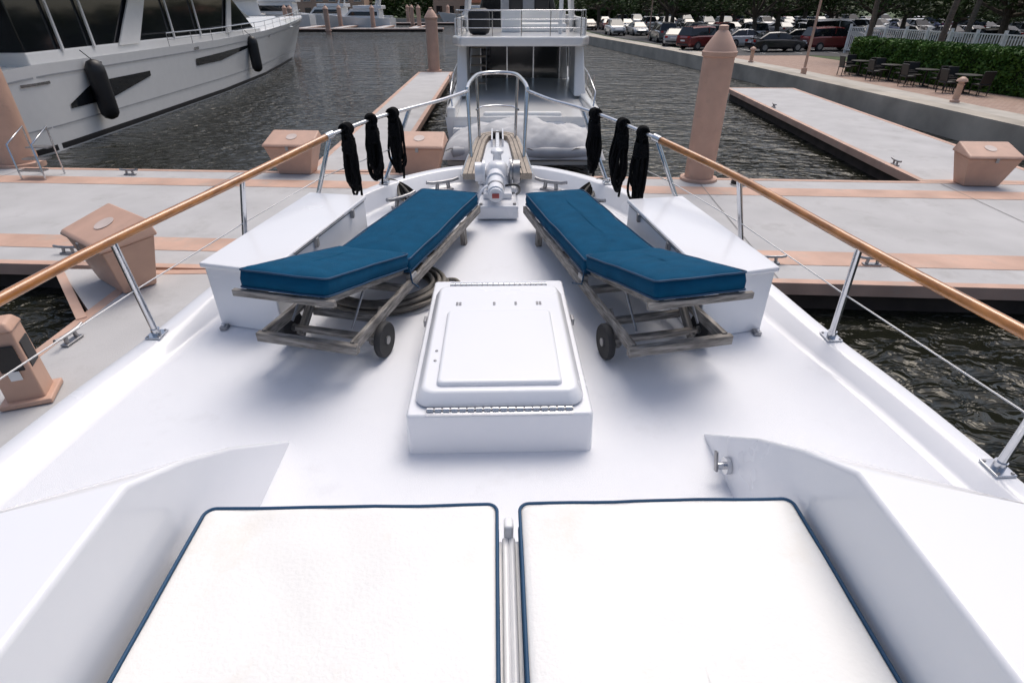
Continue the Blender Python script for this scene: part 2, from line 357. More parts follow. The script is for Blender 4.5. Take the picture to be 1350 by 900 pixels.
def cushion(name,w,l,th,parent,m,loc,rot=(0,0,0),rc=.05,puff=.02,wob=.004,seed=1,pipes=True,pr=.007):
    e=bpy.data.objects.new(name,None); link(e,parent); e.location=loc; e.rotation_euler=rot
    rnd=random.Random(seed)
    def outline(ins,N=6):
        pts=[]; r=max(.004,rc-ins*.5); X=w/2-ins;Y=l/2-ins
        cs=[(X-r,Y-r,0),(-X+r,Y-r,90),(-X+r,-Y+r,180),(X-r,-Y+r,270)]
        for ci,(cx,cy,a0) in enumerate(cs):
            for k in range(N+1):
                a=R(a0+90*k/N); pts.append((cx+r*math.cos(a),cy+r*math.sin(a)))
            nx,ny,_=cs[(ci+1)%4]
            a=R(a0+90); p0=(cx+r*math.cos(a),cy+r*math.sin(a)); p1=(nx+r*math.cos(a),ny+r*math.sin(a))
            for k in range(1,12):
                t=k/12; pts.append((p0[0]+(p1[0]-p0[0])*t,p0[1]+(p1[1]-p0[1])*t))
        return pts
    base=outline(0); n=len(base)
    ph=[rnd.uniform(0,6) for _ in range(4)]
    def wb(p):
        a=math.atan2(p[1]/l,p[0]/w)
        return wob*(math.sin(3*a+ph[0])+.7*math.sin(7*a+ph[1])+.5*math.sin(13*a+ph[2]))
    R_=[]
    def ring(ins,z,f=1):
        return [(x*(1+wb((x,y))*f/(w/2)),y*(1+wb((x,y))*f/(l/2)),z+(.0025*math.sin(x*19+y*13+ph[3])+.002*math.sin(y*31+ph[1]) if z>th else 0)) for i,(x,y) in enumerate(outline(ins))]
    R_.append(ring(.02,.0)); R_.append(ring(.0,.008)); R_.append(ring(-.006,th*.5)); R_.append(ring(0,th-.008)); R_.append(ring(.012,th+.002))
    for ins in (.03,.06,.1,.15,.2,.26,min(w,l)/2*.97):
        if ins<min(w,l)/2: R_.append(ring(ins,th+puff*(1-math.exp(-ins*14)),.3))
    vs=[v for r in R_ for v in r]; fs=[]
    for k in range(len(R_)-1):
        for i in range(n):
            j=(i+1)%n; fs.append((k*n+i,k*n+j,(k+1)*n+j,(k+1)*n+i))
    fs.append(tuple(range(n))[::-1]); fs.append(tuple(range((len(R_)-1)*n,len(R_)*n)))
    mesh('cover',vs,fs,m,e,smooth=True)
    if pipes:
        for nm,z in (('piping_top',th-.001),('piping_bottom',.006)):
            tube(nm,[(x*1.002,y*1.002,z) for x,y,_ in ring(-.001,0)],pr,navy,e,cyclic=True)
    return e
e=emp('sun_pad'); cushion('pad',1.04,2.3,.105,e,vinyl,(-.525,.29,2.435),puff=.012,seed=3,rc=.035,wob=.002,pr=.006)
e=emp('sun_pad'); cushion('pad',1.00,2.3,.105,e,vinyl,(.578,.29,2.435),puff=.012,seed=5,rc=.035,wob=.002,pr=.006)
# deck hatch
hz=2.1
ha=emp('deck_hatch',(.01,3.0,hz))
rbox('base',(0,0,0),.96,1.6,gel,ha,.03,[(0,-.01),(.004,.10),(.008,.225),(.014,.238),(.024,.242)])
rbox('gasket',(0,-.085,0),.83,1.27,blackp,ha,.07,[(0,.24),(0,.256)])
rbox('lid',(0,-.085,0),.87,1.31,gel,ha,.085,[(.006,.25),(0,.256),(.004,.275),(.03,.315),(.042,.323),(.055,.326)])
rbox('panel',(0,-.27,0),.65,.79,gel,ha,.03,[(0,.324),(.004,.345),(.016,.352),(.024,.353)])
for y,wd,z in ((-.762,.74,.250),(.70,.70,.248)):
    cyl('hinge_rod',(-wd/2,y,z),(wd/2,y,z),.010,dsteel,ha)
    box('hinge_leaf',(0,y+.022,z-.002),(wd,.036,.010),steel,ha); box('hinge_leaf',(0,y-.022,z-.004),(wd,.026,.008),steel,ha)
    for i in range(18):
        cyl('knuckle',(-wd/2+(i+.1)*wd/18,y,z+.002),(-wd/2+(i+.84)*wd/18,y,z+.002),.0135,steel,ha,n=10)
        if i%2==0: lathe('hinge_screw',[(.006,0),(.005,.004)],dsteel,ha,loc=(-wd/2+(i+.5)*wd/18,y+.03,z+.002),n=8)
for x in (-.27,-.25,-.03,.11,.25,.27):
    for y in (.24,.265): lathe('screw',[(.009,0),(.008,.006)],dsteel,ha,loc=(x,y,.325),n=8)
for y in (-.42,-.32): lathe('screw',[(.009,0),(.008,.006)],dsteel,ha,loc=(-.352,y,.325),n=8)
for s in (-1,1): box('side_latch',(s*.485,.25,.2),(.02,.07,.05),dsteel,ha,bevel=.005)
def locker(corners,name='deck_locker'):
    e=emp(name); c=Vector((sum(p[0] for p in corners)/4,sum(p[1] for p in corners)/4))
    prism('body',[tuple(c+(Vector(p)-c)*.965) for p in corners],2.10,2.56,gel,e,bevel=.015)
    prism('lid',[tuple(c+(Vector(p)-c)*1.0) for p in corners],2.562,2.60,gel,e,bevel=.012)
    prism('seal',[tuple(c+(Vector(p)-c)*.955) for p in corners],2.55,2.570,blackp,e)
    a=Vector(corners[1]);b=Vector(corners[2])
    for t in (.15,.4,.8):
        p=a+(b-a)*t; box('latch',(p.x,p.y,2.54),(.03,.05,.07),dsteel,e,bevel=.005)
    p=[Vector(q) for q in corners]
    for q in (p[0]+(p[1]-p[0])*.12,p[0]+(p[1]-p[0])*.9):
        box('foot',(q.x,q.y-.012,2.115),(.05,.06,.03),dsteel,e,bevel=.006); cyl('foot_bolt',(q.x,q.y-.02,2.12),(q.x,q.y-.02,2.15),.012,steel,e,n=10)
    tube('lid_hinge',[tuple(a+(b-a)*.2)+(2.585,),tuple(a+(b-a)*.7)+(2.585,)],.007,dsteel,e)
locker([(-2.02,3.57),(-1.50,3.42),(-1.19,5.10),(-1.74,5.22)])
locker([(1.89,3.40),(1.36,3.26),(1.17,4.93),(1.70,5.02)])
# loungers
def lounger(loc,rz,seed):
    e=emp('teak_sun_lounger',loc,rz)
    W=.30; ZR=.27; Y0=.15; B0=.0
    for s in (-1,1):
        beam('side_rail',(s*W,Y0-.02,ZR-.03),(s*W,2.72,ZR+.01),.032,.07,teakg,e)
        beam('front_leg',(s*(W-.035),2.34,0),(s*(W-.035),2.30,ZR),.05,.06,teakg,e)
        beam('axle_strut',(s*(W-.035),.42,.08),(s*(W-.035),.62,ZR-.02),.04,.055,teakg,e)
        beam('backrest_rail',(s*(W-.07),1.10,ZR+.05),(s*(W-.07),B0,ZR+.325),.03,.045,teakg,e)
        cyl('prop_rod',(s*(W-.09),.30,ZR-.01),(s*(W-.09),.52,ZR+.18),.008,dsteel,e)
        we=bpy.data.objects.new('wheel',None); link(we,e); we.location=(s*(W+.045),.44,.12); we.rotation_euler=(0,R(90),0)
        lathe('tyre',[(.085,-.022),(.113,-.022),(.12,-.012),(.12,.012),(.113,.022),(.085,.022)],rubber,we,n=32)
        lathe('rim',[(.088,-.014),(.088,.014)],teakg,we,n=24); lathe('hub',[(.028,-.03),(.028,.03)],dsteel,we,n=16)
        for k in range(6):
            a=2*math.pi*k/6
            box('slot',(.057*math.cos(a),.057*math.sin(a),0),(.036,.026,.0305),blackp,we,rot=(0,0,a),bevel=.004)
    for y in (.95,1.62,2.68): beam('cross_bar',(-W+.016,y,ZR-.03),(W-.016,y,ZR-.03),.045,.05,teakg,e)
    beam('head_bar',(-W-.04,Y0-.03,ZR-.035),(W+.04,Y0-.03,ZR-.035),.045,.06,teakg,e)
    beam('axle',(-W,.44,.12),(W,.44,.12),.04,.04,teakg,e)
    beam('lower_bar',(-W+.03,.62,.16),(W-.03,.62,.16),.035,.05,teakg,e)
    for i in range(14):
        y=1.18+i*.112; box('seat_slat',(0,y,ZR+.045),(2*W-.05,.07,.018),teakg,e,bevel=.003)
    for i in range(10):
        t=(i+.5)/10; y=1.10+(B0-1.10)*t; z=ZR+.05+.275*t
        box('back_slat',(0,y,z+.032),(2*W-.10,.075,.016),teakg,e,bevel=.003,rot=(R(-14),0,0))
    beam('head_rail_end',(-W-.02,B0,ZR+.325),(W+.02,B0,ZR+.325),.03,.04,teakg,e)
    for s in (-1,1): box('hinge_plate',(s*(W-.01),1.06,ZR+.02),(.05,.09,.06),dsteel,e,bevel=.006)
    cushion('seat_cushion',.58,1.70,.105,e,teal,(0,1.89,ZR+.056),puff=.03,wob=.004,seed=seed,rc=.03,pr=.006)
    cushion('back_cushion',.555,1.07,.105,e,teal,(0,.515,ZR+.225),rot=(R(-14.3),0,0),puff=.03,wob=.004,seed=seed+9,rc=.03,pr=.006)
    tube('tie_strap',[(-W,1.02,ZR+.1),(-W-.02,1.0,ZR),(-W-.02,1.2,ZR-.08)],.006,navy,e)
    tube('tie_strap',[(W,1.02,ZR+.1),(W+.02,1.0,ZR),(W+.02,1.1,ZR-.08)],.006,navy,e)
lounger((-1.19,2.83,2.1),R(-15.5),11)
lounger((1.13,2.74,2.1),R(12.0),23)
e=emp('coiled_hose',(-.90,4.12,2.1))
for k in range(12):
    r=.33+.022*(k%5)+.012*random.random(); z=.02+.032*(k//4)
    ox,oy=random.uniform(-.03,.03),random.uniform(-.03,.03)
    tube('loop',[(ox+r*1.15*math.cos(a),oy+r*math.sin(a),z+.008*math.sin(3*a+k)) for a in [2*math.pi*i/40 for i in range(40)]],.016,hose,e,cyclic=True)
tube('hose_tail',[(.38,.1,.03),(.52,.22,.02),(.60,.10,.02),(.58,-.08,.02),(.45,-.18,.03)],.016,hose,e,smooth=True)
# railings
rail=emp('bow_railing')
RL=[(-2.72,.4,2.80),(-2.56,1.9,2.82),(-2.47,2.58,2.84),(-2.35,3.31,2.86),(-1.95,4.38,2.95),(-1.50,5.34,3.08)]
RL2=[(-1.50,5.34,3.08),(-1.22,5.92,3.12),(-.91,6.37,3.15),(-.60,6.85,3.17),(-.345,7.31,3.2)]
RR=[(2.62,.4,2.80),(2.50,1.35,2.80),(2.40,2.13,2.82),(2.19,3.03,2.86),(1.87,4.29,2.95),(1.42,5.13,3.08)]
RR2=[(1.42,5.13,3.08),(1.18,5.72,3.12),(.91,6.30,3.15),(.62,6.8,3.17),(.39,7.31,3.2)]
for P in (RL,RR): tube('teak_handrail',catmull(P,6),.030,teakv,rail)
for P in (RL2,RR2): tube('steel_handrail',catmull(P,6),.019,steel,rail)
for P,s in ((RL,-1),(RR,1)):
    q=Vector(P[-1]); d=(Vector(P[-1])-Vector(P[-2])).normalized(); cyl('ferrule',q-d*.06,q+d*.03,.033,steel,rail)
hoop=[(-.345,7.31,3.2),(-.33,7.6,3.25),(-.27,8.25,3.27),(-.2,8.55,3.27),(-.06,8.68,3.27),(.1,8.68,3.27),(.24,8.55,3.27),(.31,8.25,3.27),(.37,7.6,3.25),(.39,7.31,3.2)]
tube('pulpit_hoop',catmull(hoop,5),.024,steel,rail)
tube('pulpit_hoop_low',[(-.27,8.3,2.84)]+[(x,y,2.84) for x,y in ((-.2,8.58),(.0,8.68),(.24,8.58),(.31,8.3))],.014,steel,rail)
for x,y,bx,by in ((-.345,7.33,-.31,7.15),(.39,7.33,.34,7.15),(-.26,8.4,-.24,8.35),(.3,8.4,.27,8.35),(-.335,7.5,-.33,7.3),(.38,7.5,.35,7.3)):
    cyl('pulpit_post',(bx,by,2.47),(x,y,3.24),.019,steel,rail)
def stan(top,base):
    cyl('stanchion',base,top,.021,steel,rail); b=Vector(base)
    box('base_plate',(b.x,b.y,b.z+.006),(.10,.12,.012),steel,rail,bevel=.004); cyl('base_socket',b,b+Vector((0,0,.05)),.028,steel,rail)
    for dx in (-.035,.035):
        for dy in (-.045,.045): lathe('bolt',[(.009,0),(.007,.006)],dsteel,rail,loc=(b.x+dx,b.y+dy,b.z+.012),n=8)
def gw(y,s):
    for i in range(len(ol)-1):
        if ol[i][1]<=y<=ol[i+1][1]:
            t=(y-ol[i][1])/(ol[i+1][1]-ol[i][1]); x=-(ol[i][0]+(ol[i+1][0]-ol[i][0])*t)-.075
            return (s*x*(RS if s>0 else 1),y,zg(y))
    return (s*.1,y,zg(y))
tl=[(-2.56,1.9,2.82),(-2.35,3.31,2.86),(-1.95,4.38,2.95),(-1.50,5.34,3.08),(-.91,6.37,3.15)]
tr=[(2.425,1.93,2.82),(2.17,3.1,2.86),(1.87,4.29,2.95),(1.42,5.13,3.08),(.91,6.3,3.15)]
for k,t in enumerate(tl): stan(t,gw([1.85,3.31,4.35,5.25,6.2][k],-1))
for k,t in enumerate(tr): stan(t,gw([1.93,3.17,4.25,5.05,6.15][k],1))
for T,s,ys in ((tl,-1,[1.85,3.31,4.35,5.25,6.2]),(tr,1,[1.93,3.17,4.25,5.05,6.15])):
    P=[(Vector(t)*.5+Vector(gw(y,s))*.5) for t,y in zip(T,ys)]
    P=[P[0]+Vector((s*.12,-1.6,0))]+P
    tube('lifeline',P,.0045,mat('wire_rope',(.6,.6,.6),.35,.3),rail)
def hank(p,ln,seed,tilt=0):
    rnd=random.Random(seed); e=emp('rope_hank',p,rnd.uniform(-.3,.3))
    for k in range(17):
        wd=rnd.uniform(.008,.058); l=ln*rnd.uniform(.74,1.10); ox=rnd.uniform(-.025,.025); oy=rnd.uniform(-.035,.035); ph=rnd.uniform(-.5,.5)
        sx=rnd.uniform(-.035,.035)
        pts=[]
        for i in range(28):
            a=2*math.pi*i/28; yy=-l/2+l/2*math.cos(a); q=-yy/l
            width=wd*math.sin(a)*(.55+.9*q)
            pts.append((ox+sx*q+width*math.cos(ph)+tilt*yy+.006*math.sin(4*a+k*2),oy+width*math.sin(ph)*1.3+.012*math.sin(5*a+k),yy+.035))
        tube('loop',pts,.0125,black,e,cyclic=True)
    pts=[]
    for i in range(100):
        a=i*.55; z=-.09-.13*i/100; r=.052+.006*math.sin(i*1.7); pts.append((r*math.cos(a)+tilt*z,r*.95*math.sin(a),z))
    tube('wrap',pts,.013,black,e)
    for k in range(4): tube('rail_turn',[(.05*math.cos(a),(k-1.5)*.026,.0+.046*math.sin(a)) for a in [2*math.pi*i/16 for i in range(16)]],.0125,black,e,cyclic=True)
    tube('tail',[(.02,.02,-.1),(.06+rnd.uniform(0,.03),.03,-ln*.6),(.04,.05,-ln*1.12)],.012,black,e,smooth=True)
def along(P,t):
    P=[Vector(p) for p in P]; k=min(int(t*(len(P)-1)),len(P)-2); f=t*(len(P)-1)-k; return P[k]+(P[k+1]-P[k])*f
for t,l,s in ((.09,.60,1),(.24,.58,2),(.38,.60,3)): hank(along(RL2,t),l,s)
for t,l,s in ((.08,.64,4),(.21,.64,5),(.40,.58,6)): hank(along(RR2,t),l,s)
# pulpit platform
pl=emp('bow_pulpit_platform')
outer=[(-.38,6.35),(-.36,7.0),(-.30,8.2),(-.24,8.62),(-.1,8.76),(.13,8.76),(.28,8.62),(.33,8.2),(.38,7.0),(.40,6.35)]
inner=[(-.22,6.35),(-.2,7.0),(-.15,8.1),(-.11,8.42),(-.05,8.5),(.08,8.5),(.15,8.42),(.18,8.1),(.22,7.0),(.24,6.35)]
vs=[(x,y,2.47) for x,y in outer]+[(x,y,2.47) for x,y in inner]+[(x,y,2.40) for x,y in outer]+[(x,y,2.40) for x,y in inner]; n=10
fs=[]
for i in range(n-1): fs+=[(i,n+i,n+i+1,i+1),(i,i+1,2*n+i+1,2*n+i),(n+i,3*n+i,3*n+i+1,n+i+1),(2*n+i,2*n+i+1,3*n+i+1,3*n+i)]
fs+=[(0,2*n,3*n,n),(n-1,2*n-1,4*n-1,3*n-1)]
mesh('teak_planking',vs,fs,teakp,pl,bevel=.006)
tube('edge_trim',[(x*1.03,y+.01,2.44) for x,y in outer],.016,steel,pl)
for k in range(1,3):
    f=k/3; tube('caulk_seam',[(a[0]*(1-f)+b[0]*f,a[1]*(1-f)+b[1]*f,2.471) for a,b in zip(outer,inner)],.004,blackp,pl)
prism('centre_tray',[(-.21,6.3),(.23,6.3),(.17,8.1),(.07,8.48),(-.05,8.48),(-.14,8.1)],2.36,2.43,gel,pl,bevel=.01)
beam('anchor_shank',(.015,7.3,2.5),(.015,8.6,2.48),.05,.07,gel,pl,bevel=.01)
beam('anchor_cheek',(-.06,7.9,2.47),(-.06,8.5,2.5),.02,.12,gel,pl); beam('anchor_cheek',(.09,7.9,2.47),(.09,8.5,2.5),.02,.12,gel,pl)
cyl('bow_roller',(-.06,8.45,2.48),(.09,8.45,2.48),.05,blackp,pl)
# windlass
wi=emp('anchor_windlass',(.01,5.95,zd(5.9)))
box('plinth',(0,.05,.06),(.42,.95,.14),gel,wi,bevel=.02)
box('bed',(0,.1,.16),(.30,.6,.07),gel,wi,bevel=.02)
lathe('gearbox',[(.13,0),(.14,.02),(.14,.14),(.10,.22),(.06,.25)],gel,wi,loc=(0,.18,.18))
cyl('motor',(-.02,-.42,.25),(-.02,.1,.30),.085,gel,wi); cyl('motor_cap',(-.02,-.46,.247),(-.02,-.40,.253),.07,gel,wi)
cyl('motor_flange',(-.02,-.1,.28),(-.02,-.07,.283),.105,gel,wi); cyl('motor_band',(-.02,-.3,.262),(-.02,-.27,.265),.09,dsteel,wi)
cyl('shaft',(-.22,.18,.32),(.24,.18,.32),.03,dsteel,wi)
for x0,x1,r in ((-.24,-.16,.10),(-.16,-.13,.125),(.13,.155,.14),(.17,.24,.125),(.155,.17,.09)): cyl('gypsy_drum' if x0>0 else 'rope_drum',(x0,.18,.32),(x1,.18,.32),r,dsteel if x0>.1 else gel,wi)
for i in range(8):
    a=2*math.pi*i/8; cyl('gypsy_bolt',(.235,.18+.09*math.cos(a),.32+.09*math.sin(a)),(.25,.18+.09*math.cos(a),.32+.09*math.sin(a)),.012,blackp,wi,n=8)
cyl('brake_lever',(.10,.05,.3),(.13,-.12,.5),.011,steel,wi); cyl('clutch_post',(0,.42,.15),(0,.42,.46),.06,gel,wi,r2=.045); lathe('post_cap',[(.07,0),(.07,.03),(.03,.06)],gel,wi,loc=(0,.42,.46))
box('control_box',(-.13,.35,.26),(.09,.16,.14),gel,wi,bevel=.02); box('end_plate',(-.02,-.466,.245),(.07,.014,.045),mat('red_label',(.45,.08,.07),.5),wi,bevel=.003)
for x,y in ((-.17,-.38),(.17,-.38),(-.17,.0),(.17,.0),(-.17,.45),(.17,.45)): lathe('hold_down_bolt',[(.018,0),(.016,.018),(.006,.02)],dsteel,wi,loc=(x,y,.13),n=8)
tube('hydraulic_hose',[(.08,-.3,.3),(.2,-.34,.34),(.24,-.2,.2),(.2,-.05,.14)],.012,blackp,wi,smooth=True); tube('hydraulic_hose',[(-.1,-.3,.3),(-.2,-.36,.28),(-.22,-.4,.05)],.012,gel,wi,smooth=True)
for i in range(16):
    y=.34+i*.075; a=R(90)*(i%2)
    tube('chain_link',[(.015+.022*math.cos(t)*math.cos(a),y+.042*math.sin(t),.30-.012*i*.9+.022*math.cos(t)*math.sin(a)) for t in [2*math.pi*k/12 for k in range(12)]],.008,dsteel,wi,cyclic=True)
for x,y,r in ((-1.02,5.95,50),(1.0,5.88,-50),(-.62,6.45,30),(.62,6.42,-30)): cleat((x,y,zd(y)+.0),R(r),1.1,dsteel,name='deck_cleat')
for s in (-1,1):
    e=emp('mooring_line'); rnd=random.Random(40+s)
    for k in range(6):
        o_=.05*k
        pts=[(s*(1.06+o_*.5),4.95+.1*k,2.18),(s*(1.0+rnd.uniform(-.06,.04)),5.35,2.20),(s*(1.04-.03*k),5.65,2.23),(s*(.96),5.92+.03*k,2.30),(s*(1.08-.05*k),6.12,2.27),(s*1.10,6.30,2.42),(s*(1.28),6.38,2.41)]
        tube('line',pts,.016,black if k%3 else hose,e,smooth=True)
# ---------------------------------------------------------------- yachts
def lerp_tab(T,y,k):
    for a,b in zip(T,T[1:]):
        if a[0]<=y<=b[0]:
            t=(y-a[0])/(b[0]-a[0]); return a[k]+(b[k]-a[k])*t
    return T[-1][k] if y>T[-1][0] else T[0][k]
def hullmesh(T,parent,m,name='hull',nst=40,rake=.12):
    y0,y1=T[0][0],T[-1][0]; rows=[]
    for i in range(nst+1):
        y=y0+(y1-y0)*i/nst; hb=lerp_tab(T,y,1);hw=lerp_tab(T,y,2);zs=lerp_tab(T,y,3)
        sec=[]
        for f in (0,.12,.35,.6,.8,.94,1.0):
            z=-.4+(zs+.4)*f; g=f**1.3; x=hw+(hb-hw)*g; yy=y-(1-f)*rake*(y1-y0)*sm(y0+(y1-y0)*.55,y1,y)
            sec.append((x,yy,z))
        rows.append([(-x,yy,z) for x,yy,z in sec[::-1]]+[(0,sec[0][1],-.4)]+sec)
    grid(name,rows,m,parent,smooth=True)
    n=len(rows[0]); mesh(name+'_transom',rows[0],[tuple(range(n))],m,parent)
    dr=[[ (r[0][0]*.98,r[0][1],r[0][2]-.12),(0,r[0][1],r[0][2]-.08),(r[-1][0]*.98,r[-1][1],r[-1][2]-.12)] for r in rows]
    grid(name+'_deck',dr,m,parent)
    def side(y,z):
        hb=lerp_tab(T,y,1);hw=lerp_tab(T,y,2);zs=lerp_tab(T,y,3); f=max(0,(z+.4)/(zs+.4)); return hw+(hb-hw)*f**1.3
    return side
def sidepatch(name,side,pts_top,pts_bot,m,parent,s=1,off=.03):
    vs=[(s*(side(y,z)+off),y,z) for y,z in pts_bot]+[(s*(side(y,z)+off),y,z) for y,z in pts_top]; n=len(pts_bot)
    mesh(name,vs,[(i,i+1,n+i+1,n+i) for i in range(n-1)],m,parent)
def taperbox(name,x,y0,y1,z0,z1,m,parent,dx=.2,dy0=0.,dy1=0.,bevel=.05):
    return hexa(name,[(-x,y0,z0),(x,y0,z0),(x,y1,z0),(-x,y1,z0),(-x+dx,y0+dy0,z1),(x-dx,y0+dy0,z1),(x-dx,y1-dy1,z1),(-x+dx,y1-dy1,z1)],m,parent,bevel)
ly=emp('superyacht',(-17.6,17.,0),R(1.0))
T=[(0,3.3,3.2,2.35),(2,3.6,3.5,2.5),(8,3.65,3.45,2.5),(16,3.6,3.3,2.5),(24,3.35,2.7,2.62),(31,2.7,1.7,2.8),(37,1.85,.8,2.95),(42,.8,.2,3.08),(44.8,.03,.02,3.15)]
side=hullmesh(T,ly,ywhite,nst=66)
def ysr(a,b,n=10): return [a+(b-a)*i/n for i in range(n+1)]
sidepatch('hull_window',side,[(y,1.25+.5*min(1,(y-3.2)/1.5)) for y in ysr(3.2,8.6)],[(y,1.12+.45*max(0,(y-5.5)/3.1)) for y in ysr(3.2,8.6)],glass,ly)
sidepatch('hull_window',side,[(y,1.85+.02*(y-13)) for y in ysr(13,20.5)],[(y,1.55+.07*max(0,(y-16))) for y in ysr(13,20.5)],glass,ly)
sidepatch('rub_line',side,[(y,lerp_tab(T,y,3)-.30) for y in ysr(.5,42,40)],[(y,lerp_tab(T,y,3)-.35) for y in ysr(.5,42,40)],ygrey,ly)
sidepatch('spray_knuckle',side,[(y,.75) for y in ysr(.5,38,40)],[(y,.71) for y in ysr(.5,38,40)],ygrey,ly)
sidepatch('boot_stripe',side,[(y,.22) for y in ysr(.5,36,30)],[(y,.05) for y in ysr(.5,36,30)],blackp,ly)
sidepatch('port_light',side,[(y,2.02) for y in ysr(1.4,2.6)],[(y,1.94) for y in ysr(1.4,2.6)],steel,ly)
for y in (5.,13.,25.): sidepatch('fairlead',side,[(q,2.34) for q in ysr(y,y+.5,3)],[(q,2.22) for q in ysr(y,y+.5,3)],steel,ly,off=.04)
taperbox('main_saloon_glass',2.95,3,24,2.35,4.7,glass,ly,.15,0,3.5)
taperbox('main_saloon_sill',3.02,2.9,24.5,2.3,2.78,ywhite,ly,.04,0,.3)
taperbox('upper_deck',3.55,-.5,22,4.55,4.95,ywhite,ly,.1,0,.3)
taperbox('upper_saloon_glass',2.7,3,19,4.95,6.9,glass,ly,.25,0,2)
taperbox('flybridge_deck',3.1,1,18,6.9,7.2,ywhite,ly,.2)
taperbox('foredeck_trunk',2.3,23,34,2.5,3.3,ywhite,ly,.4,0,3)
taperbox('trunk_windscreen',1.9,21.5,26.5,3.15,4.1,glass,ly,.3,0,2.2)
def pillar(y,dy,wd):
    for s in (-1,1):
        hexa('pillar',[(s*3.0,y,2.7),(s*3.06,y,2.7),(s*3.06,y+wd,2.7),(s*3.0,y+wd,2.7),(s*2.88,y+dy,4.6),(s*2.94,y+dy,4.6),(s*2.94,y+dy+wd*.8,4.6),(s*2.88,y+dy+wd*.8,4.6)],ywhite,ly)
pillar(8.0,2.2,1.5); pillar(4.6,.1,.10); pillar(6.4,.1,.10); pillar(12.6,.15,.10); pillar(15.4,.15,.10); pillar(18.6,1.6,.7)
P=[(side(y,2.5)*.96,y,lerp_tab(T,y,3)+.5) for y in ysr(11,43.5,28)]
tube('side_rail',P,.026,steel,ly); tube('side_rail_mid',[(x,y,z-.25) for x,y,z in P],.012,steel,ly)
for x,y,z in P[::2]: cyl('rail_post',(x,y,z-.6),(x,y,z),.016,steel,ly,n=8)
for y in (4.6,20.8):
    e2=bpy.data.objects.new('fender',None); link(e2,ly); x=side(y,1.4)+.34; e2.location=(x,y,.55)
    lathe('body',[(.06,0),(.2,.06),(.29,.2),(.3,.4),(.3,1.5),(.29,1.7),(.2,1.86),(.06,1.92)],blackp,e2); cyl('lanyard',(0,0,1.9),(-.3,0,2.2),.015,black,e2,n=8)
# yacht moored ahead
cy=emp('motor_yacht',(.72,15.15,0),R(-1.0))
T=[(1.7,2.2,2.05,1.35),(4,2.33,2.12,1.5),(9,2.4,2.1,1.75),(13,2.1,1.5,2.0),(16,1.3,.7,2.15),(18.6,.03,.02,2.3)]
side2=hullmesh(T,cy,ywhite,nst=36)
for s in (-1,1): sidepatch('rub_strake',side2,[(y,lerp_tab(T,y,3)-.18) for y in ysr(1.8,18,20)],[(y,lerp_tab(T,y,3)-.24) for y in ysr(1.8,18,20)],dsteel,cy,s=s)
prism('swim_platform',[(-2.05,.1),(2.05,.1),(2.15,1.75),(-2.15,1.75)],.38,.56,ywhite,cy,bevel=.04)
taperbox('transom_wall',1.25,1.55,2.2,.5,1.22,ywhite,cy,.05,.1)
box('aft_bench_back',(0,2.35,1.25),(2.3,.18,.28),vinyl,cy,bevel=.06); box('aft_bench',(0,2.75,1.05),(2.3,.6,.2),vinyl,cy,bevel=.06)
box('cockpit_table',(0.2,4.0,1.35),(1.1,.7,.05),teakv,cy,bevel=.01); cyl('table_leg',(.2,4,.9),(.2,4,1.33),.05,steel,cy)
taperbox('saloon',1.95,8.7,15,1.0,2.95,ywhite,cy,.15,0,1.6)
box('saloon_door',(0.05,8.64,1.90),(3.0,.06,1.95),glass,cy)
for x in (-1.45,-.45,.55,1.55): box('door_frame',(x,8.60,1.9),(.045,.04,1.96),steel,cy)
box('door_header',(.05,8.60,2.9),(3.2,.06,.08),ywhite,cy)
for s in (-1,1):
    box('saloon_window',(s*1.90,11.4,2.35),(.05,4.4,.7),glass,cy,rot=(0,R(s*-4.4),0))
    hexa('wing_pillar',[(s*1.72,4.6,1.5),(s*2.12,4.6,1.5),(s*2.12,6.4,1.5),(s*1.72,6.4,1.5),(s*1.78,5.5,3.0),(s*2.05,5.5,3.0),(s*2.05,7.0,3.0),(s*1.78,7.0,3.0)],ywhite,cy,bevel=.05)
    hexa('wing_glass',[(s*1.90,6.45,1.6),(s*1.97,6.45,1.6),(s*1.97,8.6,1.7),(s*1.90,8.6,1.7),(s*1.86,7.1,2.9),(s*1.92,7.1,2.9),(s*1.92,8.6,2.9),(s*1.86,8.6,2.9)],glass,cy)
    box('cockpit_side',(s*2.05,5.2,1.42),(.26,6.6,.32),ywhite,cy,bevel=.06)
    for k in range(4): box('boarding_step',(s*1.68,1.0+.28*k,.66+.17*k),(.6,.3,.18),ywhite,cy,bevel=.02)
    tube('quarter_rail',[(s*2.0,2.0,1.4),(s*2.06,2.1,1.95),(s*2.2,5,2.15),(s*2.25,9,2.35),(s*2.05,13,2.6)],.02,steel,cy)
    for y in (3.5,5,7,9,11): cyl('rail_post',(s*2.17,y,1.6),(s*2.19,y,2.25),.014,steel,cy,n=8)
for k in range(7): box('flybridge_stair',(-1.45,5.6+.28*k,1.2+.26*k),(.55,.28,.05),teakp,cy,bevel=.01)
tube('stair_rail',[(-1.15,5.2,1.6),(-1.15,5.6,2.1),(-1.15,7.4,3.6),(-1.15,7.6,3.9)],.018,steel,cy)
prism('flybridge_deck',[(-1.9,4.5),(1.9,4.5),(2.2,5.3),(2.2,14),(1.5,15),(-1.5,15),(-2.2,14),(-2.2,5.3)],2.95,3.22,ywhite,cy,bevel=.06)
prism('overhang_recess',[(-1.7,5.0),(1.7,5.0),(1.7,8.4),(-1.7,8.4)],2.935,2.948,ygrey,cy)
for s in (-1,1): box('flybridge_bulwark',(s*2.1,9.8,3.45),(.12,8,.5),ywhite,cy,bevel=.04)
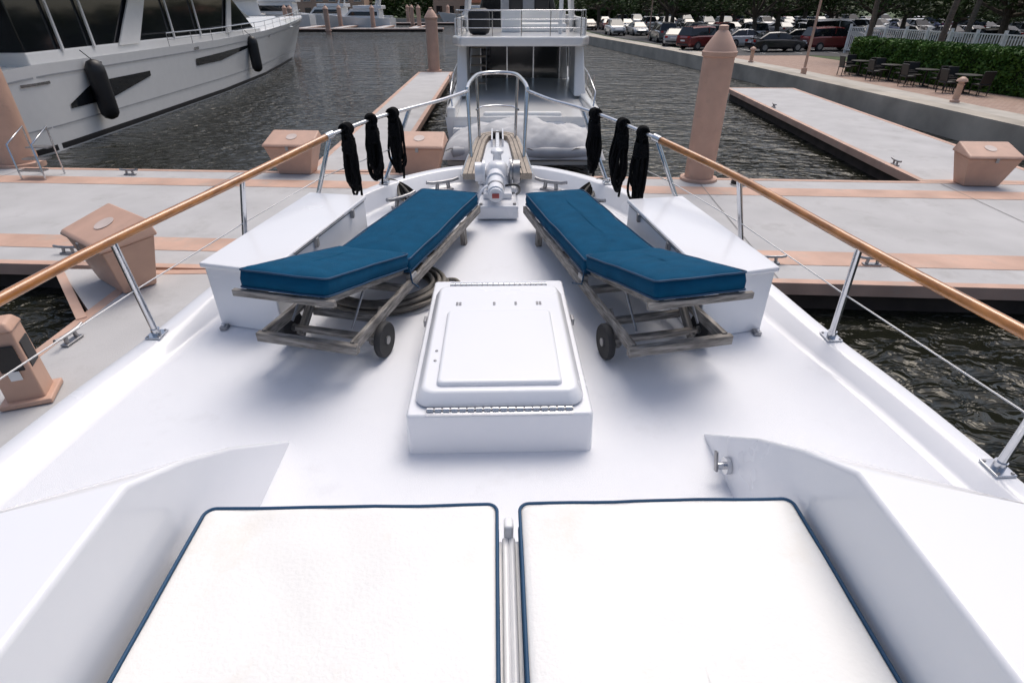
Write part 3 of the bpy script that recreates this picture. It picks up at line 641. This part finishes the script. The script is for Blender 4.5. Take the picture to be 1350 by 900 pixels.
rp=[(-2.05,6.0),(-2.05,5.3),(-1.85,4.7),(1.85,4.7),(2.05,5.3),(2.05,6.0)]
for z in (3.45,3.68,3.92): tube('aft_rail',[(x,y,z) for x,y in rp],.018 if z>3.8 else .01,steel,cy)
for x,y in rp+[(-.9,4.7),(0,4.7),(.9,4.7)]: cyl('rail_post',(x,y,3.2),(x,y,3.92),.015,steel,cy,n=8)
box('flybridge_sofa_seat',(.8,8.2,3.35),(1.8,.7,.3),vinyl,cy,bevel=.08); box('flybridge_sofa_back',(.8,8.6,3.65),(1.8,.18,.5),vinyl,cy,bevel=.06)
box('wet_bar',(-.3,7.8,3.55),(.7,.6,.7),ywhite,cy,bevel=.06)
for x in (-.1,.9): box('helm_seat',(x,10.4,3.9),(.55,.5,.9),blackp,cy,bevel=.1)
box('helm_console',(.2,11.6,3.8),(1.8,.7,1.1),ygrey,cy,bevel=.08); taperbox('windscreen',1.8,12.4,13.2,3.2,4.3,glass,cy,.3,0,.5)
for s in (-1,1): beam('radar_arch_leg',(s*1.95,8.4,3.3),(s*1.6,7.4,5.6),.12,.45,ywhite,cy,bevel=.03)
box('radar_arch_top',(0,7.3,5.65),(3.4,.6,.16),ywhite,cy,bevel=.05); cyl('antenna_mast',(1.35,6.4,3.2),(1.35,6.4,6.4),.07,ywhite,cy)
lathe('radar_dome',[(.3,0),(.33,.1),(.25,.25),(.05,.3)],ywhite,cy,loc=(0,7.3,5.75)); box('stowed_grill_cover',(-1.35,5.7,3.6),(.7,.45,.75),blackp,cy,bevel=.15)
# covered tender
tn=emp('covered_tender',(.72,16.05,.56),R(-1.0)); rows=[]
NX,NY=70,34
for j in range(NY+1):
    v=-1+2*j/NY; r=[]
    for i in range(NX+1):
        u=-1+2*i/NX; s_=max(0,1-abs(u)**3.2)**.5; t_=max(0,1-abs(v)**2.6)**.55
        hgt=.70*s_*t_*(1+.30*math.exp(-((u+.1)/.25)**2)*(1-abs(v)))+.05*math.sin(9*u+3*v)*s_*t_+.03*math.sin(17*u-6*v)*s_*t_+.028*abs(math.sin(22*u+9*v*v))*s_*t_+.02*abs(math.sin(11*v+5*u))*s_*t_
        r.append((u*2.15,v*1.02+.05*math.sin(4*u),max(0,hgt)+.02))
    rows.append(r)
grid('canvas_cover',rows,cover,tn)
tube('cover_rope',[(-2.05+4.1*i/30,-.93+.03*math.sin(i),.24+.06*math.sin(i*1.3)) for i in range(31)],.012,hose,tn)
lathe('tender_tube',[(.05,-2.0),(.19,-1.85),(.2,0),(.19,1.85),(.05,2.0)],ygrey,tn,loc=(0,-.8,.14),rot=(0,R(90),0))
def smallyacht(loc,rz,s):
    e=emp('distant_motor_yacht',loc,rz,s)
    T=[(0,2.1,2.0,1.5),(5,2.2,2.0,1.6),(9,1.8,1.3,1.8),(13,.03,.02,2.2)]; hullmesh(T,e,ywhite,nst=14)
    taperbox('cabin',1.7,2,8.5,1.4,2.9,ywhite,e,.2,0,1.5); taperbox('cabin_glass',1.72,2.3,7.6,1.9,2.5,glass,e,.08,0,.7)
    taperbox('flybridge',1.6,1.5,6.5,2.9,3.4,ywhite,e,.1); beam('arch',(-1.3,2.5,3.4),(-1.1,2.1,4.6),.1,.3,ywhite,e); beam('arch',(1.3,2.5,3.4),(1.1,2.1,4.6),.1,.3,ywhite,e); box('top',(0,2.9,4.6),(2.6,2.2,.1),ywhite,e)
for x,y,r,s in ((-43,112,20,1.6),(-36,128,95,1.5),(-30,140,80,1.2),(-55,120,60,1.6),(-24,150,90,1.1),(1,150,90,1.1),(-62,95,10,1.7),(7,140,5,1.),(-20,126,85,1.1)): smallyacht((x,y,0),R(r),s)
for a in ((-40,-9,108,110.5),(-36,-5,141,143)):
    e=emp('distant_dock'); dock(e,'dock',*a)
for x in (-34,-28,-21,-15):
    e=emp('distant_dock'); dock(e,'dock',x,x+1.5,110.8,124)
# ---------------------------------------------------------------- cars
paints=[mat('car_paint_'+n_,c,.3,.2,var=.03,coat=.8) for n_,c in (('white',(.72,.72,.72)),('black',(.012,.012,.014)),('silver',(.38,.39,.40)),('grey',(.10,.105,.11)),('blue',(.03,.06,.16)),('red',(.16,.018,.018)),('white_b',(.68,.69,.70)),('champagne',(.28,.25,.21)))]
lamp_r=mat('tail_lamp',(.35,.01,.01),.3); lamp_w=mat('head_lamp',(.7,.7,.7),.15)
carcache={}
def carmesh(kind,pi):
    key=(kind,pi)
    if key in carcache: return carcache[key]
    L_,H,hood={'sedan':(4.6,1.42,.95),'suv':(4.7,1.75,1.08),'van':(5.4,2.15,1.15)}[kind]
    if kind=='sedan': body=[(-2.3,.75,.62,.35),(-2.2,.86,.86,.25),(-1.5,.92,.95,.22),(0,.93,.95,.2),(1.2,.92,.90,.22),(2.1,.84,.72,.25),(2.3,.72,.55,.35)]; cab=[(-1.9,.72,.95),(-1.1,.62,1.38),(-.2,.62,1.42),(.35,.62,1.38),(1.2,.74,.91)]
    elif kind=='suv': body=[(-2.35,.8,.9,.4),(-2.25,.9,1.05,.3),(-1.5,.93,1.1,.28),(0,.94,1.1,.27),(1.2,.93,1.06,.28),(2.15,.86,.92,.3),(2.35,.74,.65,.4)]; cab=[(-2.25,.78,1.08),(-2.0,.68,1.68),(-.3,.69,1.75),(.4,.67,1.68),(1.15,.78,1.06)]
    else: body=[(-2.7,.9,1.1,.4),(-2.6,.95,1.2,.3),(-1.5,.98,1.22,.28),(0,.98,1.22,.27),(1.5,.96,1.2,.28),(2.45,.9,1.0,.3),(2.7,.78,.7,.4)]; cab=[(-2.62,.88,1.2),(-2.5,.8,2.05),(-.3,.8,2.15),(.8,.78,2.05),(1.8,.86,1.18)]
    vs=[];fs=[];mi=[]
    prev=None
    for x,hw,zt,zb in body:
        b=len(vs); vs.extend([(x,-hw*.9,zb),(x,-hw,zb+.15),(x,-hw,zt-.12),(x,-hw*.88,zt),(x,hw*.88,zt),(x,hw,zt-.12),(x,hw,zb+.15),(x,hw*.9,zb)])
        if prev is not None:
            for i in range(8): fs.append((prev+i,prev+(i+1)%8,b+(i+1)%8,b+i)); mi.append(0)
        else: fs.append(tuple(b+i for i in range(8))); mi.append(0)
        prev=b
    fs.append(tuple(prev+i for i in range(8))[::-1]); mi.append(0)
    prev=None
    for k,(x,hw,zt) in enumerate(cab):
        zbelt=body[3][2]-.03; zt2=max(zt,zbelt+.01); hb=.86 if kind!='van' else .92
        b=len(vs); vs.extend([(x,-hb,zbelt),(x,-hw-.02,zbelt+(zt2-zbelt)*.86),(x,-hw+.08,zt2),(x,hw-.08,zt2),(x,hw+.02,zbelt+(zt2-zbelt)*.86),(x,hb,zbelt)])
        if prev is not None:
            ends=(k==1 or k==len(cab)-1)
            for i in range(5):
                fs.append((prev+i,prev+i+1,b+i+1,b+i)); mi.append(1 if (i in (0,4) or (ends and i in(1,2,3))) else 0)
        prev=b
    def bx(c,s,m_):
        b=len(vs); x,y,z=c; a,b_,c_=[k/2 for k in s]
        vs.extend([(x-a,y-b_,z-c_),(x+a,y-b_,z-c_),(x+a,y+b_,z-c_),(x-a,y+b_,z-c_),(x-a,y-b_,z+c_),(x+a,y-b_,z+c_),(x+a,y+b_,z+c_),(x-a,y+b_,z+c_)])
        for f in [(3,2,1,0),(4,5,6,7),(0,1,5,4),(1,2,6,5),(2,3,7,6),(3,0,4,7)]: fs.append(tuple(b+i for i in f)); mi.append(m_)
    e0=body[0][0]; e1=body[-1][0]
    for s in (-1,1):
        bx((e0+.06,s*.62,.78*H/1.42),(.12,.25,.16),3); bx((e1-.12,s*.6,.62*H/1.42),(.16,.28,.12),4)
        bx((.75,s*1.0,1.0*H/1.42),(.12,.16,.12),0)
        bx((-.35,s*(.80 if kind!='van' else .86),body[3][2]+(H-body[3][2])*.42),(.07,.04,(H-body[3][2])*.8),0)
    bx((e1-.02,0,.42),(.06,1.3,.16),2); bx((e0+.02,0,.42),(.06,1.3,.12),2); bx((e0-.01,0,.7),(.03,.5,.12),4)
    for wx in (e0+.85,e1-.9):
        for s in (-1,1):
            for (r,y0,y1,m_) in ((.33,.72,.955,2),(.20,.70,.965,5)):
                b=len(vs); N=16
                for yy in (y0,y1):
                    for i in range(N): a=2*math.pi*i/N; vs.append((wx+r*math.cos(a),s*yy,.33+r*math.sin(a)))
                for i in range(N): j=(i+1)%N; fs.append((b+i,b+j,b+N+j,b+N+i)); mi.append(m_)
                fs.append(tuple(b+N+i for i in range(N))); mi.append(m_)
    me=bpy.data.meshes.new('car_'+kind); me.from_pydata(vs,[],fs); me.update()
    for m_ in (paints[pi],glass,rubber,lamp_r,lamp_w,dsteel): me.materials.append(m_)
    for p,i in zip(me.polygons,mi): p.material_index=i
    carcache[key]=me; return me
rnd=random.Random(12)
def car(x,y,rz,kind=None,pi=None):
    kind=kind or rnd.choice(['sedan','suv','suv','sedan']); pi=rnd.choice([0,0,0,1,1,2,2,3,3,4,5,6,6,7]) if pi is None else pi
    o=bpy.data.objects.new('parked_van' if kind=='van' else 'parked_car',carmesh(kind,pi)); o.location=(x,y,LZ+.015); o.rotation_euler=(0,0,rz); link(o)
car(22.6,50.6,R(8),'sedan',1); car(27.6,51.5,R(5),'suv',5); car(17.6,53.2,R(25),'suv',5); car(18.8,57,R(200),'suv',3)
car(31.5,58.5,R(5),'van',0); car(22.3,56.5,R(12),'sedan',0); car(27.5,56.5,R(5),'sedan',3); car(16.6,58.5,R(70),'sedan',2)
for Y,x0 in ((64,16.8),(78,14.5),(94,13.5),(112,13)):
    for i in range(17 if Y<90 else 20):
        x=x0+i*2.9
        if rnd.random()<.93: car(x+rnd.uniform(-.15,.15),Y+rnd.uniform(-.4,.4),R(90+rnd.choice([0,180])+rnd.uniform(-3,3)))
for i in range(10): car(33+i*5.6,47.5+rnd.uniform(-.3,.3),R(rnd.choice([0,180])))
# ---------------------------------------------------------------- vegetation
def leafcards(cl,n,size,rnd):
    vs=[];fs=[]
    for _ in range(n):
        c,rad=rnd.choice(cl)
        while True:
            p=Vector((rnd.uniform(-1,1),rnd.uniform(-1,1),rnd.uniform(-1,1)))
            if p.length<1: break
        p=p.normalized()*(p.length**.45)
        P=Vector((c[0]+p.x*rad[0],c[1]+p.y*rad[1],c[2]+p.z*rad[2])); s=size*rnd.uniform(.6,1.4)
        a=Vector((rnd.uniform(-1,1),rnd.uniform(-1,1),rnd.uniform(-.6,.6))).normalized(); b=a.cross(Vector((rnd.uniform(-1,1),rnd.uniform(-1,1),rnd.uniform(-1,1)))).normalized()
        k=len(vs); vs+=[P-a*s,P+b*s*.45,P+a*s,P-b*s*.45]; fs.append((k,k+1,k+2,k+3))
    return vs,fs
def limb(vs,fs,mi,p,q,r1,r2,N=8):
    p=Vector(p);q=Vector(q); d=(q-p).normalized(); x=d.orthogonal().normalized(); y=d.cross(x); b=len(vs)
    for c,r in ((p,r1),(q,r2)):
        for i in range(N): a=2*math.pi*i/N; vs.append(c+x*r*math.cos(a)+y*r*math.sin(a))
    for i in range(N): j=(i+1)%N; fs.append((b+i,b+j,b+N+j,b+N+i)); mi.append(0)
def treemesh(seed,n=4200):
    r=random.Random(seed); vs=[];fs=[];mi=[]
    top=Vector((r.uniform(-.2,.2),r.uniform(-.2,.2),2.3)); limb(vs,fs,mi,(0,0,0),top,.24,.18)
    cl=[]
    for k in range(9):
        a=2*math.pi*k/9+r.uniform(-.3,.3); d=r.uniform(1.2,3.4); e=Vector((d*math.cos(a),d*math.sin(a),r.uniform(2.9,5.8)))
        mid=top.lerp(e,.5)+Vector((0,0,-.25)); limb(vs,fs,mi,top,mid,.12,.08); limb(vs,fs,mi,mid,e,.08,.03)
        cl.append((e,(r.uniform(1.0,1.7),r.uniform(1.0,1.7),r.uniform(.7,1.2))))
        cl.append((e+Vector((r.uniform(-1,1),r.uniform(-1,1),r.uniform(.2,1.2))),(1.1,1.1,.8)))
    cl.append(((0,0,6.2),(1.9,1.9,1.2)))
    v2,f2=leafcards(cl,n,.17,r); b=len(vs); vs+=v2; fs+=[tuple(b+i for i in f) for f in f2]; mi+=[1]*len(f2)
    me=bpy.data.meshes.new('tree'); me.from_pydata([tuple(v) for v in vs],[],fs); me.update(); me.materials.append(bark); me.materials.append(leaf1)
    for p,i in zip(me.polygons,mi): p.material_index=i
    return me
TM=[treemesh(s) for s in (1,2,3,4)]
rnd=random.Random(31)
def tree(x,y,s=1.):
    o=bpy.data.objects.new('oak_tree',TM[rnd.randrange(4)]); o.location=(x,y,LZ-.02); o.rotation_euler=(0,0,rnd.uniform(0,6)); o.scale=(s*1.15,s*1.15,s); link(o)
for x,y in ((26,62),(33,55.0),(41,56),(50,57),(60,55),(20,70.5),(25.5,72),(31,70),(37,70),(46,71),(56,70),(67,69),(17.5,86),(23,85),(28,88),(33,87),(42,86),(52,86),(64,85),(16,102),(24,103),(33,102),(43,103),(54,102),(66,101),(14.5,124),(22,125),(31,124),(40,125),(52,124),(64,123),(76,110),(80,92),(78,75),(36,45),(44,42),(38,36),(35,41),(48,33)): tree(x+rnd.uniform(-1,1),y+rnd.uniform(-1,1),rnd.uniform(.85,1.15))
def mass(name,segs,n,size,m,seed,h=(3,8)):
    r=random.Random(seed); cl=[]
    for (x0,y0,x1,y1,k) in segs:
        for i in range(k):
            t=r.random(); hh=r.uniform(*h); cl.append(((x0+(x1-x0)*t,y0+(y1-y0)*t+r.uniform(-3,3),LZ+hh*.5),(r.uniform(2,4.5),r.uniform(2,4),hh*.55)))
    vs,fs=leafcards(cl,n,size,r); return mesh(name,vs,fs,m)
mass('distant_trees',[(-140,178,90,182,110),(12,142,110,140,55),(90,60,100,140,25)],42000,.6,leaf1,77,h=(4,10))
def hedge(P,wd,h):
    r=random.Random(9); vs=[];fs=[]
    segs=list(zip(P,P[1:]))
    for a,b in segs:
        a=Vector(a);b=Vector(b);l=(b-a).length; t=(b-a)/l; nn=Vector((t.y,-t.x))
        for _ in range(int(1700*l)):
            s=r.random()*l; f=r.random()
            if f<.62: d=-wd/2-r.uniform(-.12,.07); z=r.random()*h
            elif f<.92: d=r.uniform(-wd/2,wd/2); z=h+r.uniform(-.12,.09)
            else: d=wd/2; z=r.random()*h
            d+= .06*math.sin(s*2.3)+.04*math.sin(s*5.1+z*4)
            p=a+t*s+nn*d; P3=Vector((p.x,p.y,LZ+z+.04*math.sin(s*3.7))); sz=.075*r.uniform(.6,1.4)
            u=Vector((r.uniform(-1,1),r.uniform(-1,1),r.uniform(-1,1))).normalized(); v=u.cross(Vector((r.uniform(-1,1),r.uniform(-1,1),r.uniform(-1,1)))).normalized()
            k=len(vs); vs+=[P3-u*sz,P3+v*sz*.5,P3+u*sz,P3-v*sz*.5]; fs.append((k,k+1,k+2,k+3))
    o=mesh('hedge',vs,fs,leaf2)
    for a,b in segs:
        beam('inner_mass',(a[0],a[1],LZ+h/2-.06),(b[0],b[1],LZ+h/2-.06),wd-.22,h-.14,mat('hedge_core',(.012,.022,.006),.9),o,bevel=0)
hedge([(23.3,14),(22.4,24.2),(20.6,35.2)],1.2,1.65)
fe=emp('white_fence'); P0=Vector((27.5,49));P1=Vector((32,22)); k=150
for i in range(k):
    p=P0.lerp(P1,i/(k-1))
    if i%10==0: box('post',(p.x,p.y,LZ+1.0),(.14,.14,2.0),fencew,fe)
    else: box('picket',(p.x,p.y,LZ+.98),(.05,.05,1.66),fencew,fe)
for z in (.25,1.78): beam('rail',(P0.x,P0.y,LZ+z),(P1.x,P1.y,LZ+z),.07,.07,fencew,fe,bevel=0)
def palm(x,y,lean,h,seed):
    r=random.Random(seed); e=emp('palm_tree',(x,y,LZ))
    P=[Vector((lean*(t/8)**1.5,0,h*t/8)) for t in range(9)]
    rows=[]
    for i,p in enumerate(P):
        rr=.17-.006*i; rows.append([(p.x+rr*math.cos(a),p.y+rr*math.sin(a),p.z) for a in [2*math.pi*j/12 for j in range(13)]])
    grid('trunk',rows,palmb,e)
    vs=[];fs=[]; top=P[-1]
    for k_ in range(20):
        a=r.uniform(0,6.28); up=r.uniform(-.2,1.0); L_=r.uniform(2.2,3.0)
        for i in range(14):
            t=i/14; q=top+Vector((math.cos(a)*L_*t,math.sin(a)*L_*t,up*L_*t-1.5*t*t*L_*.7)); sd=Vector((-math.sin(a),math.cos(a),0))
            for s in (-1,1):
                w_=.75*math.sin(math.pi*(t*.9+.08)); k0=len(vs); tip=q+sd*s*w_+Vector((math.cos(a)*.25,math.sin(a)*.25,-.25*w_)); d=Vector((math.cos(a),math.sin(a),0))*.06
                vs+=[q-d,q+d,tip]; fs.append((k0,k0+1,k0+2))
    mesh('fronds',vs,fs,palmleaf,e)
palm(24.2,34.0,.6,7.5,1); palm(26.3,29.5,.5,8,3); palm(25,42,-.4,7,4); palm(30,40,.4,8,5)
def lamp_post(x,y,h):
    e=emp('street_lamp',(x,y,LZ)); lathe('pole',[(.15,0),(.15,.3),(.075,.36),(.065,h*.6),(.05,h)],peach,e)
    lathe('lantern',[(.08,h),(.2,h+.1),(.24,h+.4),(.1,h+.55),(.02,h+.65)],fencew,e)
lamp_post(17.0,33.8,4.6); lamp_post(16.9,70,5)
def bollard(x,y):
    e=emp('bollard_light',(x,y,LZ)); lathe('post',[(.17,0),(.17,.08),(.12,.12),(.11,.62),(.14,.66)],peach,e); lathe('cap',[(.10,.66),(.10,.74),(.2,.76),(.17,.84),(.05,.92)],peach,e)
bollard(18.1,23.4); bollard(16.9,41); bollard(17.9,12)
bolt=mat('patio_black',(.015,.014,.014),.5)
def chair(x,y,rz,name='patio_chair'):
    e=emp(name,(x,y,LZ+.01),rz)
    box('seat',(0,0,.42),(.5,.5,.06),bolt,e,bevel=.02); box('back',(0,.24,.7),(.5,.05,.5),bolt,e,bevel=.02,rot=(R(-10),0,0))
    for a in (-.22,.22):
        for b in (-.22,.22): cyl('leg',(a,b,0),(a,b,.42),.02,bolt,e,n=8)
        box('arm',(a*1.1,0,.62),(.05,.46,.03),bolt,e)
def table(x,y):
    e=emp('patio_table',(x,y,LZ+.01)); lathe('top',[(.5,.7),(.5,.73)],bolt,e); lathe('stem',[(.28,0),(.25,.03),(.04,.06),(.04,.7)],bolt,e)
for i in range(4):
    x=20.3-.25*i; y=26+2.3*i; table(x,y); chair(x-.75,y+.1,R(90)); chair(x+.1,y-.75,R(180)); chair(x,y+.75,R(0))
# ---------------------------------------------------------------- buildings
def bldg(name,x0,x1,y0,y1,h,fl,roof=True,wallm=stucco):
    e=emp(name,((x0+x1)/2,(y0+y1)/2,LZ)); W_=x1-x0;D_=y1-y0
    box('walls',(0,0,h/2),(W_,D_,h),wallm,e)
    nb=max(2,int(W_/3))
    for f in range(fl):
        for i in range(nb):
            x=-W_/2+(i+.5)*W_/nb; z=(f+.55)*h/fl
            box('window',(x,-D_/2,z),(W_/nb*.5,.12,h/fl*.5),glass,e); box('sill',(x,-D_/2-.06,z-h/fl*.27),(W_/nb*.6,.2,.12),fencew,e)
    if roof:
        mesh('roof',[(-W_/2-.6,-D_/2-.6,h),(W_/2+.6,-D_/2-.6,h),(W_/2+.6,D_/2+.6,h),(-W_/2-.6,D_/2+.6,h),(-W_/4,0,h+2),(W_/4,0,h+2)],[(0,1,5,4),(1,2,5),(2,3,4,5),(3,0,4),(3,2,1,0)],roofm,e)
bldg('stucco_building',-16,2,168,178,7,2); bldg('stucco_building',-60,-34,170,182,9,3); bldg('stucco_building',-95,-70,168,180,6,2); bldg('stucco_building',26,60,150,160,8,2)
bldg('dockmaster_pavilion',-7,-2,166.5,167.6,3.5,1)
bldg('apartment_tower',-130,-104,230,250,22,7,False); bldg('apartment_tower',-30,-8,260,280,26,8,False)
